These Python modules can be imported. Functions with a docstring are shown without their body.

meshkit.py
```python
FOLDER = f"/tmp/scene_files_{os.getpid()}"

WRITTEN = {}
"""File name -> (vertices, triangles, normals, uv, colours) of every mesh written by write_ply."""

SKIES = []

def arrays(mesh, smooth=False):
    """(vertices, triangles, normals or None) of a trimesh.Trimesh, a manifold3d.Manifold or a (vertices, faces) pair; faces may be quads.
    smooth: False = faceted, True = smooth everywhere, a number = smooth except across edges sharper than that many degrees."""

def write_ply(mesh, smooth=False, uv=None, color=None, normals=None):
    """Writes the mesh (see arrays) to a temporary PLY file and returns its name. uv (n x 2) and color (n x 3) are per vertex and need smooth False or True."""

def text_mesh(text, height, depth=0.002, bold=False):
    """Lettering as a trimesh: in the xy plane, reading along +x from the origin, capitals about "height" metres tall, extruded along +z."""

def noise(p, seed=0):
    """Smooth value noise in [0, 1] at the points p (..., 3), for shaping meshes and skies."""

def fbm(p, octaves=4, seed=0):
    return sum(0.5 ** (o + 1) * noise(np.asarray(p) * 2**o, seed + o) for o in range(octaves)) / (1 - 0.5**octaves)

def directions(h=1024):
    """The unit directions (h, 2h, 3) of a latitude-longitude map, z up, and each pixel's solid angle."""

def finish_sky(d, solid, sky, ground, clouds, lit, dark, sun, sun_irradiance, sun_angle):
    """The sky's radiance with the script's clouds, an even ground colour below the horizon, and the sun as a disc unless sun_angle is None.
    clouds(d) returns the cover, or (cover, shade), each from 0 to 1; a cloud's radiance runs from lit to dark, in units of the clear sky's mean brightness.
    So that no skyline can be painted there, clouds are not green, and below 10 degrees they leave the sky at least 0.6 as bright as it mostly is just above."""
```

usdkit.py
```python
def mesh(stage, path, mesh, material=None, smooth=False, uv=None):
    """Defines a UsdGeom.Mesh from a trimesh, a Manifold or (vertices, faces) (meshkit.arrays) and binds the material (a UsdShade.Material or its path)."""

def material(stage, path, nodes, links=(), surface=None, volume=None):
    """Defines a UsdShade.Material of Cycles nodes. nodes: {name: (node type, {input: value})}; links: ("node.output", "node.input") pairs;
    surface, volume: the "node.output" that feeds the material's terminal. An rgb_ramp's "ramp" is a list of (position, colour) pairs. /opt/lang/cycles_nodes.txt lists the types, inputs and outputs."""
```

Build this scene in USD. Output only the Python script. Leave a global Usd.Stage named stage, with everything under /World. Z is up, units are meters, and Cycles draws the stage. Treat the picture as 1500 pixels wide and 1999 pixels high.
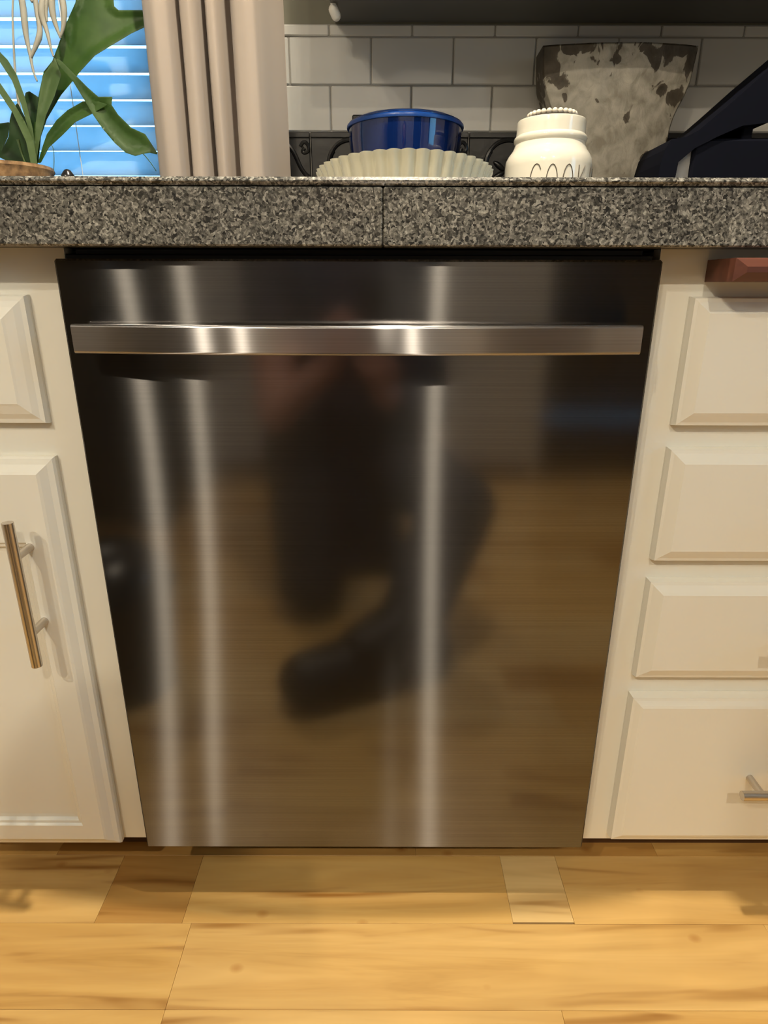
import math, random
import numpy as np, trimesh, manifold3d as m3, usdkit, meshkit
from shapely.geometry import Polygon
from pxr import Usd, UsdGeom, UsdLux, Gf, Sdf
random.seed(7); rng = np.random.default_rng(7)
stage = Usd.Stage.CreateInMemory()
UsdGeom.SetStageUpAxis(stage, UsdGeom.Tokens.z); UsdGeom.SetStageMetersPerUnit(stage, 1.0)
W = UsdGeom.Xform.Define(stage, '/World'); stage.SetDefaultPrim(W.GetPrim())
UsdGeom.Scope.Define(stage, '/World/Looks')

# ------------------------------------------------------------------ camera
FPX = 1240.0
TH, ROLL = math.atan(3497 / FPX) , -math.atan(8 / 3497)
TH = math.pi / 2 - TH
CAM = np.array([0, 0, .82])
Fv = np.array([0, math.cos(TH), -math.sin(TH)]); U0 = np.array([0, math.sin(TH), math.cos(TH)]); R0 = np.array([1., 0, 0])
Rv = R0 * math.cos(ROLL) - U0 * math.sin(ROLL); Uv = U0 * math.cos(ROLL) + R0 * math.sin(ROLL)
def ray(px, py): return Fv + (px - 750) / FPX * Rv + (1000 - py) / FPX * Uv
def at(px, py, Y):                       # the point of the photograph's pixel that lies at depth Y
    d = ray(px, py); return CAM + d * ((Y - CAM[1]) / d[1])
def onfloor(px, py, z=0.0):
    d = ray(px, py); return CAM + d * ((z - CAM[2]) / d[2])
cam = UsdGeom.Camera.Define(stage, '/World/camera')
cam.CreateHorizontalApertureAttr(36.0); cam.CreateVerticalApertureAttr(36.0 * 1999 / 1500)
cam.CreateFocalLengthAttr(36.0 * FPX / 1500); cam.CreateClippingRangeAttr(Gf.Vec2f(.01, 100))
cam.AddTransformOp().Set(Gf.Matrix4d(*Rv, 0, *Uv, 0, *(-Fv), 0, *CAM, 1))
cam.CreateExposureAttr(0.0)

# ------------------------------------------------------------------ sky (daylight outside the windows)
dome = UsdLux.DomeLight.Define(stage, '/World/sky')
dome.CreateIntensityAttr(1.5); dome.CreateColorAttr(Gf.Vec3f(.25, .63, 1.0))

H = 2.30                                  # ceiling height
CANS = [(-1.10, -.95, 23.0), (-.93, -1.28, 24.0), (.25, -1.28, 24.0), (.03, .60, 43.0)]

# ------------------------------------------------------------------ helpers
used = {}
def numbered(parent, name):
    k = (parent, name); n = used.get(k, 0); used[k] = n + 1
    return f'{parent}/{name}' if n == 0 else f'{parent}/{name}_{n:03d}'
def path_of(parent): return '/World' if parent is None else str(parent.GetPath())
def tag(o, label=None, cat=None, group=None, kind=None):
    for k, v in (('label', label), ('category', cat), ('group', group), ('kind', kind)):
        if v: o.SetCustomDataByKey(k, v)
    return o
def obj(name, mesh, mat, parent=None, smooth=False, label=None):
    m = usdkit.mesh(stage, numbered(path_of(parent), name), mesh, mat, smooth=smooth).GetPrim()
    if label: m.SetCustomDataByKey('label', label)
    return m
def thing(name, label, cat, group=None, kind=None, loc=None):
    x = UsdGeom.Xform.Define(stage, numbered('/World', name))
    if loc is not None: x.AddTranslateOp().Set(Gf.Vec3d(*map(float, loc)))
    return tag(x.GetPrim(), label, cat, group, kind)
cat = trimesh.util.concatenate
def box(x0, x1, y0, y1, z0, z1, c=0.0):
    if c <= 0:
        b = trimesh.creation.box((x1 - x0, y1 - y0, z1 - z0)); b.apply_translation(((x0 + x1) / 2, (y0 + y1) / 2, (z0 + z1) / 2)); return b
    pts = []
    for x, sx in ((x0, 1), (x1, -1)):
        for y, sy in ((y0, 1), (y1, -1)):
            for z, sz in ((z0, 1), (z1, -1)):
                pts += [(x, y + sy * c, z + sz * c), (x + sx * c, y, z + sz * c), (x + sx * c, y + sy * c, z)]
    return trimesh.convex.convex_hull(np.array(pts))
def rbox(x0, x1, y0, y1, z0, z1, r, n=12):      # rounded box: hull of eight spheres
    return hullm([((x, y, z), r) for x in (x0 + r, x1 - r) for y in (y0 + r, y1 - r) for z in (z0 + r, z1 - r)], n)
def sph(p, r, n=16):
    return m3.Manifold.sphere(float(r), n).translate([float(a) for a in p])
def man2tri(m):
    k = m.to_mesh(); return trimesh.Trimesh(np.array(k.vert_properties[:, :3]), np.array(k.tri_verts), process=False)
def hullm(balls, n=16):
    return man2tri(m3.Manifold.batch_hull([sph(p, r, n) for p, r in balls]))
def rings(x0, x1, z0, z1, prof, yb):            # raised / recessed rectangular panel facing -y: prof = (inset, y) from outside in
    v, f = [], []
    lo = [(0, yb)] + list(prof)
    for s, y in lo:
        v += [(x0 + s, y, z0 + s), (x1 - s, y, z0 + s), (x1 - s, y, z1 - s), (x0 + s, y, z1 - s)]
    for k in range(len(lo) - 1):
        a, b = 4 * k, 4 * k + 4
        for i in range(4):
            j = (i + 1) % 4
            f += [(a + i, a + j, b + j), (a + i, b + j, b + i)]
    e = 4 * (len(lo) - 1)
    f += [(e, e + 1, e + 2), (e, e + 2, e + 3), (0, 2, 1), (0, 3, 2)]
    return trimesh.Trimesh(np.array(v), np.array(f), process=False)
def tube(pts, r, n=10, cap=True):
    pts = np.array(pts, float); N = len(pts)
    rr = np.full(N, r) if np.ndim(r) == 0 else np.interp(np.linspace(0, 1, N), np.linspace(0, 1, len(r)), r)
    T = np.gradient(pts, axis=0); T /= np.linalg.norm(T, axis=1)[:, None] + 1e-12
    u = np.cross(T[0], [0, 0, 1.]);
    if np.linalg.norm(u) < .1: u = np.cross(T[0], [1., 0, 0])
    v, f = [], []
    for i in range(N):
        u = u - T[i] * (u @ T[i]); u /= np.linalg.norm(u); w = np.cross(T[i], u)
        for k in range(n):
            a = 2 * math.pi * k / n; v.append(pts[i] + rr[i] * (u * math.cos(a) + w * math.sin(a)))
    for i in range(N - 1):
        for k in range(n):
            a, b = i * n + k, i * n + (k + 1) % n
            f += [(a, b, b + n), (a, b + n, a + n)]
    if cap:
        v += [pts[0], pts[-1]]; c0, c1 = len(v) - 2, len(v) - 1
        for k in range(n):
            f += [(c0, (k + 1) % n, k), (c1, (N - 1) * n + k, (N - 1) * n + (k + 1) % n)]
    return trimesh.Trimesh(np.array(v), np.array(f), process=False)
def spline(pts, n=24):
    pts = np.array(pts, float)
    if len(pts) < 3: return np.array([pts[0] + (pts[-1] - pts[0]) * t for t in np.linspace(0, 1, n)])
    from scipy.interpolate import CubicSpline
    s = np.r_[0, np.cumsum(np.linalg.norm(np.diff(pts, axis=0), axis=1))]
    return CubicSpline(s, pts)(np.linspace(0, s[-1], n))
def lathe(prof, n=64, mod=None):                # prof: (r, z); mod(phi, k) scales r
    v, f = [], []
    P = len(prof)
    for k in range(n):
        a = 2 * math.pi * k / n
        for i, (r, z) in enumerate(prof):
            q = r * (mod(a, i) if mod else 1); v.append((q * math.cos(a), q * math.sin(a), z))
    for k in range(n):
        a, b = k * P, ((k + 1) % n) * P
        for i in range(P - 1): f += [(a + i, b + i, b + i + 1), (a + i, b + i + 1, a + i + 1)]
    return trimesh.Trimesh(np.array(v), np.array(f), process=True)
def cyl(p, q, r, n=20): return tube([p, q], r, n)
def moved(m, d): m = m.copy(); m.apply_translation(d); return m

# ------------------------------------------------------------------ materials
def mat(name, nodes, links, surface='p.BSDF'):
    return usdkit.material(stage, '/World/Looks/' + name, nodes, links, surface=surface)
def plain(name, col, rough=.5, **kw):
    return mat(name, {'p': ('principled_bsdf', {'base_color': col, 'roughness': rough, **kw})}, [])
def bumped(name, col, rough, scale, strength, dist=.002, **kw):
    return mat(name, {'t': ('texture_coordinate', {}), 'n': ('noise_texture', {'scale': scale, 'detail': 4}), 'b': ('bump', {'strength': strength, 'distance': dist}),
        'p': ('principled_bsdf', {'base_color': col, 'roughness': rough, **kw})},
        [('t.object', 'n.vector'), ('n.fac', 'b.height'), ('b.normal', 'p.normal')])
M = {}
M['white_paint'] = bumped('white_paint', (.79, .775, .70), .36, 220, .10, .0008)
M['wall_paint'] = bumped('wall_paint', (.50, .485, .46), .7, 160, .12, .001)
M['olive_paint'] = bumped('olive_paint', (.17, .165, .125), .7, 160, .12, .001)
M['ceiling_paint'] = plain('ceiling_paint', (.66, .65, .62), .9)
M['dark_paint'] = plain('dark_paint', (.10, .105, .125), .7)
M['black_plastic'] = plain('black_plastic', (.004, .004, .005), .5)
M['grey_cabinet'] = plain('grey_cabinet', (.085, .085, .082), .5)
M['nickel'] = plain('nickel', (.62, .57, .51), .28, metallic=1.0)
M['grout'] = plain('grout', (.30, .29, .27), .9)
M['tile'] = mat('tile', {'t': ('texture_coordinate', {}), 'n': ('noise_texture', {'scale': 9, 'detail': 1}), 'b': ('bump', {'strength': .35, 'distance': .006}),
    'p': ('principled_bsdf', {'base_color': (.58, .572, .545), 'roughness': .12})}, [('t.object', 'n.vector'), ('n.fac', 'b.height'), ('b.normal', 'p.normal')])
M['black_tile'] = bumped('black_tile', (.007, .007, .008), .32, 60, .2, .002)
# brushed dark stainless: a sharp lobe and a long vertical streak lobe from the horizontal grain
def brushed(name, col, r0, mixf, rs, an):
    return mat(name, {'t': ('texture_coordinate', {}), 'mp': ('mapping', {'scale': (3, 3, 900)}), 'n': ('noise_texture', {'scale': 1, 'detail': 3}),
        'r': ('rgb_ramp', {'ramp': [(0.3, tuple(c * .9 for c in col)), (0.7, tuple(c * 1.1 for c in col))]}),
        'tg': ('combine_xyz', {'x': 1.0, 'y': 0.0, 'z': 0.0}),
        'a': ('glossy_bsdf', {'roughness': r0, 'distribution': 'ggx'}),
        's': ('glossy_bsdf', {'roughness': rs, 'anisotropy': an, 'distribution': 'ggx'}),
        'm': ('mix_closure', {'fac': mixf})},
        [('t.object', 'mp.vector'), ('mp.vector', 'n.vector'), ('n.fac', 'r.fac'), ('r.color', 'a.color'), ('r.color', 's.color'), ('tg.vector', 's.tangent'), ('a.BSDF', 'm.closure1'), ('s.BSDF', 'm.closure2')], 'm.closure')
M['door_steel'] = brushed('door_steel', (.185, .18, .178), .115, .28, .28, .89)
M['handle_steel'] = brushed('handle_steel', (.46, .45, .46), .22, .5, .30, .87)
# granite
M['granite'] = mat('granite', {'t': ('texture_coordinate', {}),
    'nd': ('noise_texture', {'scale': 130, 'detail': 2}), 'mx': ('mix_vector', {'fac': .008}),
    'v': ('voronoi_texture', {'scale': 470, 'randomness': 1}), 'hs': ('separate_color', {}),
    'r': ('rgb_ramp', {'ramp': [(0, (.024, .024, .023)), (.18, (.06, .058, .053)), (.38, (.13, .127, .115)), (.60, (.185, .18, .163)), (.82, (.28, .272, .245)), (1, (.42, .41, .37))]}),
    'n2': ('noise_texture', {'scale': 300, 'detail': 3, 'roughness': .7}), 'r2': ('rgb_ramp', {'ramp': [(.35, (.45, .45, .45)), (.65, (1.25, 1.25, 1.25))]}),
    'n3': ('noise_texture', {'scale': 9, 'detail': 2}), 'r3': ('rgb_ramp', {'ramp': [(.3, (.8, .8, .8)), (.7, (1.1, 1.1, 1.08))]}),
    'm': ('mix_color', {'blend_type': 'multiply', 'fac': 1.0, 'use_clamp': False}), 'm2': ('mix_color', {'blend_type': 'multiply', 'fac': 1.0}),
    'p': ('principled_bsdf', {'roughness': .22})},
    [('t.object', 'nd.vector'), ('t.object', 'mx.a'), ('nd.color', 'mx.b'), ('mx.result', 'v.vector'), ('v.color', 'hs.color'), ('hs.r', 'r.fac'), ('t.object', 'n2.vector'), ('n2.fac', 'r2.fac'),
     ('t.object', 'n3.vector'), ('n3.fac', 'r3.fac'), ('r.color', 'm.a'), ('r2.color', 'm.b'), ('m.result', 'm2.a'), ('r3.color', 'm2.b'), ('m2.result', 'p.base_color')])
# floor planks
def plank_mat(name, lo, mid, hi, off):
    return mat(name, {'t': ('texture_coordinate', {}), 'oi': ('object_info', {}), 'rv': ('combine_xyz', {}), 'sc': ('math', {'math_type': 'multiply', 'value2': 37.0}),
        'ad': ('vector_math', {'math_type': 'add'}), 'mp': ('mapping', {'scale': (2.2, 26, 1), 'location': (off, off * 2, 0)}),
        'n': ('noise_texture', {'scale': 1.0, 'detail': 5, 'roughness': .55, 'distortion': .9}),
        'mp2': ('mapping', {'scale': (2.6, 24, 1), 'location': (off * 3, off, 0)}), 'n2': ('noise_texture', {'scale': 1.0, 'detail': 2, 'distortion': 1.2}),
        'r': ('rgb_ramp', {'ramp': [(0.22, lo), (.42, mid), (.72, hi)]}),
        'r2': ('rgb_ramp', {'ramp': [(.27, (.50, .36, .22)), (.42, (.93, .89, .84)), (.6, (1.04, 1.03, 1.0))]}),
        'mp3': ('mapping', {'scale': (14, 20, 1)}), 'v': ('voronoi_texture', {'scale': .75}), 'r3': ('rgb_ramp', {'ramp': [(0, (.42, .28, .16)), (.05, (.75, .62, .5)), (.12, (1, 1, 1))]}),
        'm': ('mix_color', {'blend_type': 'multiply', 'fac': 1.0}), 'm3': ('mix_color', {'blend_type': 'multiply', 'fac': .8}),
        'p': ('principled_bsdf', {'roughness': .33, 'specular_ior_level': .4})},
        [('oi.random', 'sc.value1'), ('sc.value', 'rv.x'), ('sc.value', 'rv.y'), ('t.object', 'ad.vector1'), ('rv.vector', 'ad.vector2'), ('ad.vector', 'mp.vector'), ('mp.vector', 'n.vector'), ('ad.vector', 'mp2.vector'), ('mp2.vector', 'n2.vector'),
         ('n.fac', 'r.fac'), ('n2.fac', 'r2.fac'), ('r.color', 'm.a'), ('r2.color', 'm.b'), ('ad.vector', 'mp3.vector'), ('mp3.vector', 'v.vector'), ('v.distance', 'r3.fac'), ('m.result', 'm3.a'), ('r3.color', 'm3.b'), ('m3.result', 'p.base_color')])
PL = [plank_mat('maple_light', (.47, .275, .085), (.61, .385, .135), (.69, .46, .18), 0),
      plank_mat('maple_gold', (.42, .23, .06), (.58, .35, .11), (.66, .43, .155), 3.1),
      plank_mat('maple_dark', (.33, .16, .04), (.44, .235, .065), (.53, .31, .095), 5.7),
      plank_mat('maple_pale', (.53, .345, .135), (.66, .455, .195), (.73, .52, .24), 9.3)]
M['curtain'] = mat('curtain', {'t': ('texture_coordinate', {}), 'w': ('wave_texture', {'scale': 240, 'bands_direction': 'z'}), 'n': ('noise_texture', {'scale': 400, 'detail': 2}), 'b': ('bump', {'strength': .12, 'distance': .0006}),
    'd': ('principled_bsdf', {'base_color': (.43, .365, .315), 'roughness': .9, 'sheen_weight': .2}), 'tr': ('translucent_bsdf', {'color': (.45, .37, .31)}), 'm': ('mix_closure', {'fac': .12})},
    [('t.object', 'n.vector'), ('n.fac', 'b.height'), ('b.normal', 'd.normal'), ('d.BSDF', 'm.closure1'), ('tr.BSDF', 'm.closure2')], 'm.closure')
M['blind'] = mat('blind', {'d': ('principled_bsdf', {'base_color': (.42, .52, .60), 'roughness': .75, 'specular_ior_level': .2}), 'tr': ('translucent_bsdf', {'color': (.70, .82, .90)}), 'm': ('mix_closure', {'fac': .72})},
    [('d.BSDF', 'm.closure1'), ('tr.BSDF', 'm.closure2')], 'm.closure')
M['pane'] = mat('pane', {'f': ('fresnel', {'IOR': 1.45}), 'a': ('transparent_bsdf', {}), 'g': ('glossy_bsdf', {'roughness': 0.0}), 'm': ('mix_closure', {})},
    [('f.fac', 'm.fac'), ('a.BSDF', 'm.closure1'), ('g.BSDF', 'm.closure2')], 'm.closure')
def leafmat(name, a, b, tr):
    return mat(name, {'t': ('texture_coordinate', {}), 'n': ('noise_texture', {'scale': 22, 'detail': 3}), 'r': ('rgb_ramp', {'ramp': [(.3, a), (.7, b)]}),
        'd': ('principled_bsdf', {'roughness': .42}), 'tr': ('translucent_bsdf', {'color': tr}), 'm': ('mix_closure', {'fac': .35})},
        [('t.object', 'n.vector'), ('n.fac', 'r.fac'), ('r.color', 'd.base_color'), ('d.BSDF', 'm.closure1'), ('tr.BSDF', 'm.closure2')], 'm.closure')
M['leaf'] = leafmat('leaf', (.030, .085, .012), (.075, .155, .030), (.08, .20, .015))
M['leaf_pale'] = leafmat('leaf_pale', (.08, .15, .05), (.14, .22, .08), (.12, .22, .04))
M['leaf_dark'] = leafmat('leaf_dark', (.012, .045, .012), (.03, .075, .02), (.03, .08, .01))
M['dry_frond'] = leafmat('dry_frond', (.52, .50, .42), (.70, .67, .58), (.4, .36, .26))
M['bark'] = mat('bark', {'t': ('texture_coordinate', {}), 'n': ('noise_texture', {'scale': 55, 'detail': 5}), 'r': ('rgb_ramp', {'ramp': [(.3, (.05, .025, .012)), (.55, (.28, .16, .07)), (.75, (.46, .30, .15))]}), 'b': ('bump', {'strength': .6, 'distance': .004}), 'p': ('principled_bsdf', {'roughness': .8})},
    [('t.object', 'n.vector'), ('n.fac', 'r.fac'), ('n.fac', 'b.height'), ('r.color', 'p.base_color'), ('b.normal', 'p.normal')])
M['cream_glaze'] = plain('cream_glaze', (.80, .765, .60), .10, coat_weight=.3)
M['jar_glaze'] = plain('jar_glaze', (.74, .71, .62), .08, coat_weight=.3)
M['ink'] = plain('ink', (.10, .085, .065), .4)
M['blue_lid'] = plain('blue_lid', (.005, .045, .23), .28)
M['blue_glass'] = plain('blue_glass', (.002, .012, .080), .05, coat_weight=.5)
M['bead'] = plain('bead', (.72, .66, .56), .5)
M['dark_wood'] = plain('dark_wood', (.025, .018, .013), .6)
M['red_wood'] = mat('red_wood', {'t': ('texture_coordinate', {}), 'mp': ('mapping', {'scale': (4, 60, 60)}), 'n': ('noise_texture', {'scale': 1, 'detail': 4}), 'r': ('rgb_ramp', {'ramp': [(.3, (.075, .022, .014)), (.7, (.15, .05, .03))]}), 'p': ('principled_bsdf', {'roughness': .4})},
    [('t.object', 'mp.vector'), ('mp.vector', 'n.vector'), ('n.fac', 'r.fac'), ('r.color', 'p.base_color')])
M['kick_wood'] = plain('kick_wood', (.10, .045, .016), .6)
M['chippy'] = mat('chippy', {'t': ('texture_coordinate', {}), 'mp': ('mapping', {'scale': (1.2, 1, .8)}), 'n': ('noise_texture', {'scale': 34, 'detail': 6, 'roughness': .55, 'distortion': .7}),
    'at': ('attribute', {'attribute': 'wear'}), 'ad': ('math', {'math_type': 'add'}),
    'r': ('rgb_ramp', {'ramp': [(.0, (.50, .47, .40)), (.60, (.47, .44, .37)), (.635, (.11, .09, .065)), (1, (.06, .048, .035))]}),
    'n2': ('noise_texture', {'scale': 45, 'detail': 5, 'distortion': .5}), 'r2': ('rgb_ramp', {'ramp': [(.3, (.62, .60, .56)), (.55, (1, 1, 1)), (.75, (1.2, 1.2, 1.2))]}), 'm': ('mix_color', {'blend_type': 'multiply', 'fac': 1.0}),
    'b': ('bump', {'strength': .7, 'distance': .004, 'invert': True}), 'p': ('principled_bsdf', {'roughness': .6})},
    [('t.object', 'mp.vector'), ('mp.vector', 'n.vector'), ('n.fac', 'ad.value1'), ('at.fac', 'ad.value2'), ('ad.value', 'r.fac'), ('t.object', 'n2.vector'), ('n2.fac', 'r2.fac'), ('r.color', 'm.a'), ('r2.color', 'm.b'), ('m.result', 'p.base_color'), ('ad.value', 'b.height'), ('b.normal', 'p.normal')])
M['appliance'] = plain('appliance', (.0012, .002, .007), .7, specular_ior_level=.12)
M['skin'] = plain('skin', (.50, .26, .20), .5, subsurface_weight=0.0)
M['navy_cloth'] = bumped('navy_cloth', (.026, .029, .046), .9, 120, .3, .002)
M['dark_cloth'] = bumped('dark_cloth', (.036, .033, .040), .9, 120, .3, .002)
M['hair'] = plain('hair', (.05, .03, .018), .5)
M['eye'] = plain('eye', (.75, .74, .72), .2)
M['lip'] = plain('lip', (.33, .12, .10), .5)
M['black_gloss'] = plain('black_gloss', (.008, .008, .009), .25)
M['can_trim'] = plain('can_trim', (.8, .79, .76), .4)

# ------------------------------------------------------------------ the setting
DW = .674; FR = .696; DF = .677; CE = .650; WALL = 1.411
X0, X1, YB = -1.70, 1.90, -1.40
ZC = float(at(700, 345, CE)[2]); ZU = float(at(700, 481, CE)[2])
WIN = (-1.25, -.44, .955, 2.02)
ceil = obj('ceiling', box(X0 - .1, X1 + .1, YB - 1.6, WALL + .3, H, H + .1), M['ceiling_paint']); tag(ceil, 'flat white painted kitchen ceiling with round recessed lights', 'ceiling', kind='structure')
flo = thing('floor', 'honey maple strip plank floor in front of the cabinets', 'floor', kind='structure')
obj('subfloor', box(X0, X1, YB - 1.5, WALL, -.05, -.006), M['kick_wood'], flo)
ROWS = [round(.63 + .11 * k, 3) for k in range(-19, 3)]
SEAM = {.63: [-.62, -.395, -.275, .178, .262, .63], .52: [-.70, -.262, .52], .41: [-.49, -.262, .215, .60], .74: [-.5, .05, .42]}
TONE = {.63: [0, 2, 1, 3, 0, 0], .52: [1, 0, 0], .41: [1, 0, 1, 3], .74: [2, 2, 1]}
np_ = 0
for y in ROWS:
    if y in SEAM: s = [-1.7, -1.15] + SEAM[y] + [1.15, 1.9]; tn = [0, 1] + TONE[y] + [1, 0]
    else:
        s = [-1.7]; 
        while s[-1] < 1.9: s.append(s[-1] + random.uniform(.38, .85))
        s = [a for a in s if a < 1.75] + [1.9]; tn = [random.randrange(4) for _ in s]
    for k in range(len(s) - 1):
        g = .00012
        obj('plank', box(s[k] + g, s[k + 1] - g, y + (.0028 if abs(s[k] - .178) < .001 and y == .63 else g), y + .11 - g, -.012, random.uniform(-.0002, 0), .0003), PL[tn[k]], flo)

def wall_piece(name, pieces, m, label):
    o = obj(name, cat([box(*p) for p in pieces]), m); return tag(o, label, 'wall', kind='structure')
wb = thing('wall_back', 'back wall behind the counter with white subway tile backsplash', 'wall', kind='structure')
obj('drywall', cat([box(X0, WIN[0], WALL + .006, WALL + .14, 0, H), box(WIN[1], X1, WALL + .006, WALL + .14, 0, H), box(WIN[0], WIN[1], WALL + .006, WALL + .14, 0, WIN[2] - .03), box(WIN[0], WIN[1], WALL + .006, WALL + .14, WIN[3], H)]), M['olive_paint'], wb)
obj('grout_bed', box(-.30, X1, WALL + .0025, WALL + .006, ZC + .001, 1.279), M['grout'], wb)
def tile_row(z0, z1, ph, x_end=1.85):
    x = ph
    while x > -.30: x -= .1545
    while x < x_end:
        a, b = max(x + .0012, -.30), min(x + .1533, x_end)
        if b - a > .01: obj('tile', box(a, b, WALL - random.uniform(.0, .0008), WALL + .004, z0 + .0012, z1 - .0012, .0018), M['tile'], wb)
        x += .1545
tile_row(ZC + .001, .984, 0.05); tile_row(1.1037, 1.1815, .0504); tile_row(1.1815, 1.2593, .1283); tile_row(1.2593, 1.279, .0504)
# black embossed border tiles with a curling vine
def relief():
    parts = []
    t = np.linspace(0, 1, 40)
    sp = [(.045 * (1 - .75 * u) * math.cos(5.6 * u + 2.4), 0, .040 * (1 - .75 * u) * math.sin(5.6 * u + 2.4)) for u in t]
    parts.append(tube(sp, [.0052, .0038, .0028], 8))
    parts.append(tube(spline([(-.034, 0, .027), (0, 0, .046), (.04, 0, .030), (.062, 0, -.01), (.076, 0, -.02)], 24), .0042, 8))
    parts.append(tube(spline([(.058, 0, .034), (.070, 0, .040), (.072, 0, .026), (.063, 0, .024), (.066, 0, .032)], 20), .0034, 8))
    for a in (25, 70, 150, 215, 300):
        e = trimesh.creation.icosphere(2, 1.0); e.apply_scale((.014, .005, .0055)); e.apply_translation((.016, 0, 0))
        e.apply_transform(trimesh.transformations.rotation_matrix(math.radians(a), (0, 1, 0))); e.apply_translation((-.002, 0, -.008)); parts.append(e)
    return cat(parts)
REL = relief(); xb = -.30
while xb < 1.8:
    t = obj('border_tile', cat([box(xb + .001, xb + .1535, WALL - .001, WALL + .004, .986, 1.1027, .0015), box(xb + .001, xb + .1535, WALL - .004, WALL, 1.093, 1.1027, .0012), box(xb + .001, xb + .1535, WALL - .004, WALL, .986, .994, .0012)]), M['black_tile'], wb)
    obj('vine_relief', moved(REL, (xb + .077, WALL - .0015, 1.044)), M['black_tile'], t, smooth=40); xb += .1545
wall_piece('wall_left', [(X0 - .1, X0, YB, WALL, 0, H)], M['wall_paint'], 'plain painted wall at the left end of the kitchen')
wf = wall_piece('wall_front', [(X0, .655, YB - .1, YB, 0, H), (1.55, X1, YB - .1, YB, 0, H), (.655, 1.55, YB - .1, YB, 2.05, H)], M['wall_paint'], 'pale wall behind the photographer with a doorway at its right')
bb = obj('baseboard_front', box(X0, .655, YB, YB + .014, 0, .09, .003), M['kick_wood']); tag(bb, 'low brown wooden baseboard along the wall behind the photographer', 'baseboard', kind='structure')
tr = obj('trim_1', cat([box(.655, .675, YB - .1, YB + .018, 0, 2.05, .003), box(1.53, 1.55, YB - .1, YB + .018, 0, 2.05, .003), box(.655, 1.55, YB - .1, YB + .018, 2.03, 2.05, .003)]), M['white_paint']); tag(tr, 'white casing around the doorway behind the photographer', 'door trim', kind='structure')
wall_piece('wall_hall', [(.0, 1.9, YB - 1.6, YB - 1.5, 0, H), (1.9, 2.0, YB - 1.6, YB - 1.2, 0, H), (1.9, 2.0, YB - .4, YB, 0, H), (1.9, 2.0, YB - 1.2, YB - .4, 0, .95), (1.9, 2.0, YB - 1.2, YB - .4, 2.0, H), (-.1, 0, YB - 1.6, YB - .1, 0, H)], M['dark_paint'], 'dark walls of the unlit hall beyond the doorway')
WR = (-.75, .15, 1.0, 2.0)
wall_piece('wall_right', [(X1, X1 + .1, YB, WR[0], 0, H), (X1, X1 + .1, WR[1], WALL + .1, 0, H), (X1, X1 + .1, WR[0], WR[1], 0, WR[2]), (X1, X1 + .1, WR[0], WR[1], WR[3], H)], M['wall_paint'], 'plain painted wall at the right end of the kitchen')
def window(name, label, fr, pane):
    w = thing(name, label, 'window', kind='structure'); obj('frame', fr, M['white_paint'], w); obj('pane', pane, M['pane'], w); return w
a, b, c, d = WIN
yy = WALL + .105
window('window_1', 'window over the counter behind the closed white blind',
    cat([box(a, a + .03, yy, yy + .04, c, d, .003), box(b - .03, b, yy, yy + .04, c, d, .003), box(a, b, yy, yy + .04, c, c + .03, .003), box(a, b, yy, yy + .04, d - .03, d, .003), box(a, b, WALL - .02, yy + .04, c - .03, c, .003)]),
    box(a + .03, b - .03, yy + .018, yy + .022, c + .03, d - .03))
a, b, c, d = WR
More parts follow.
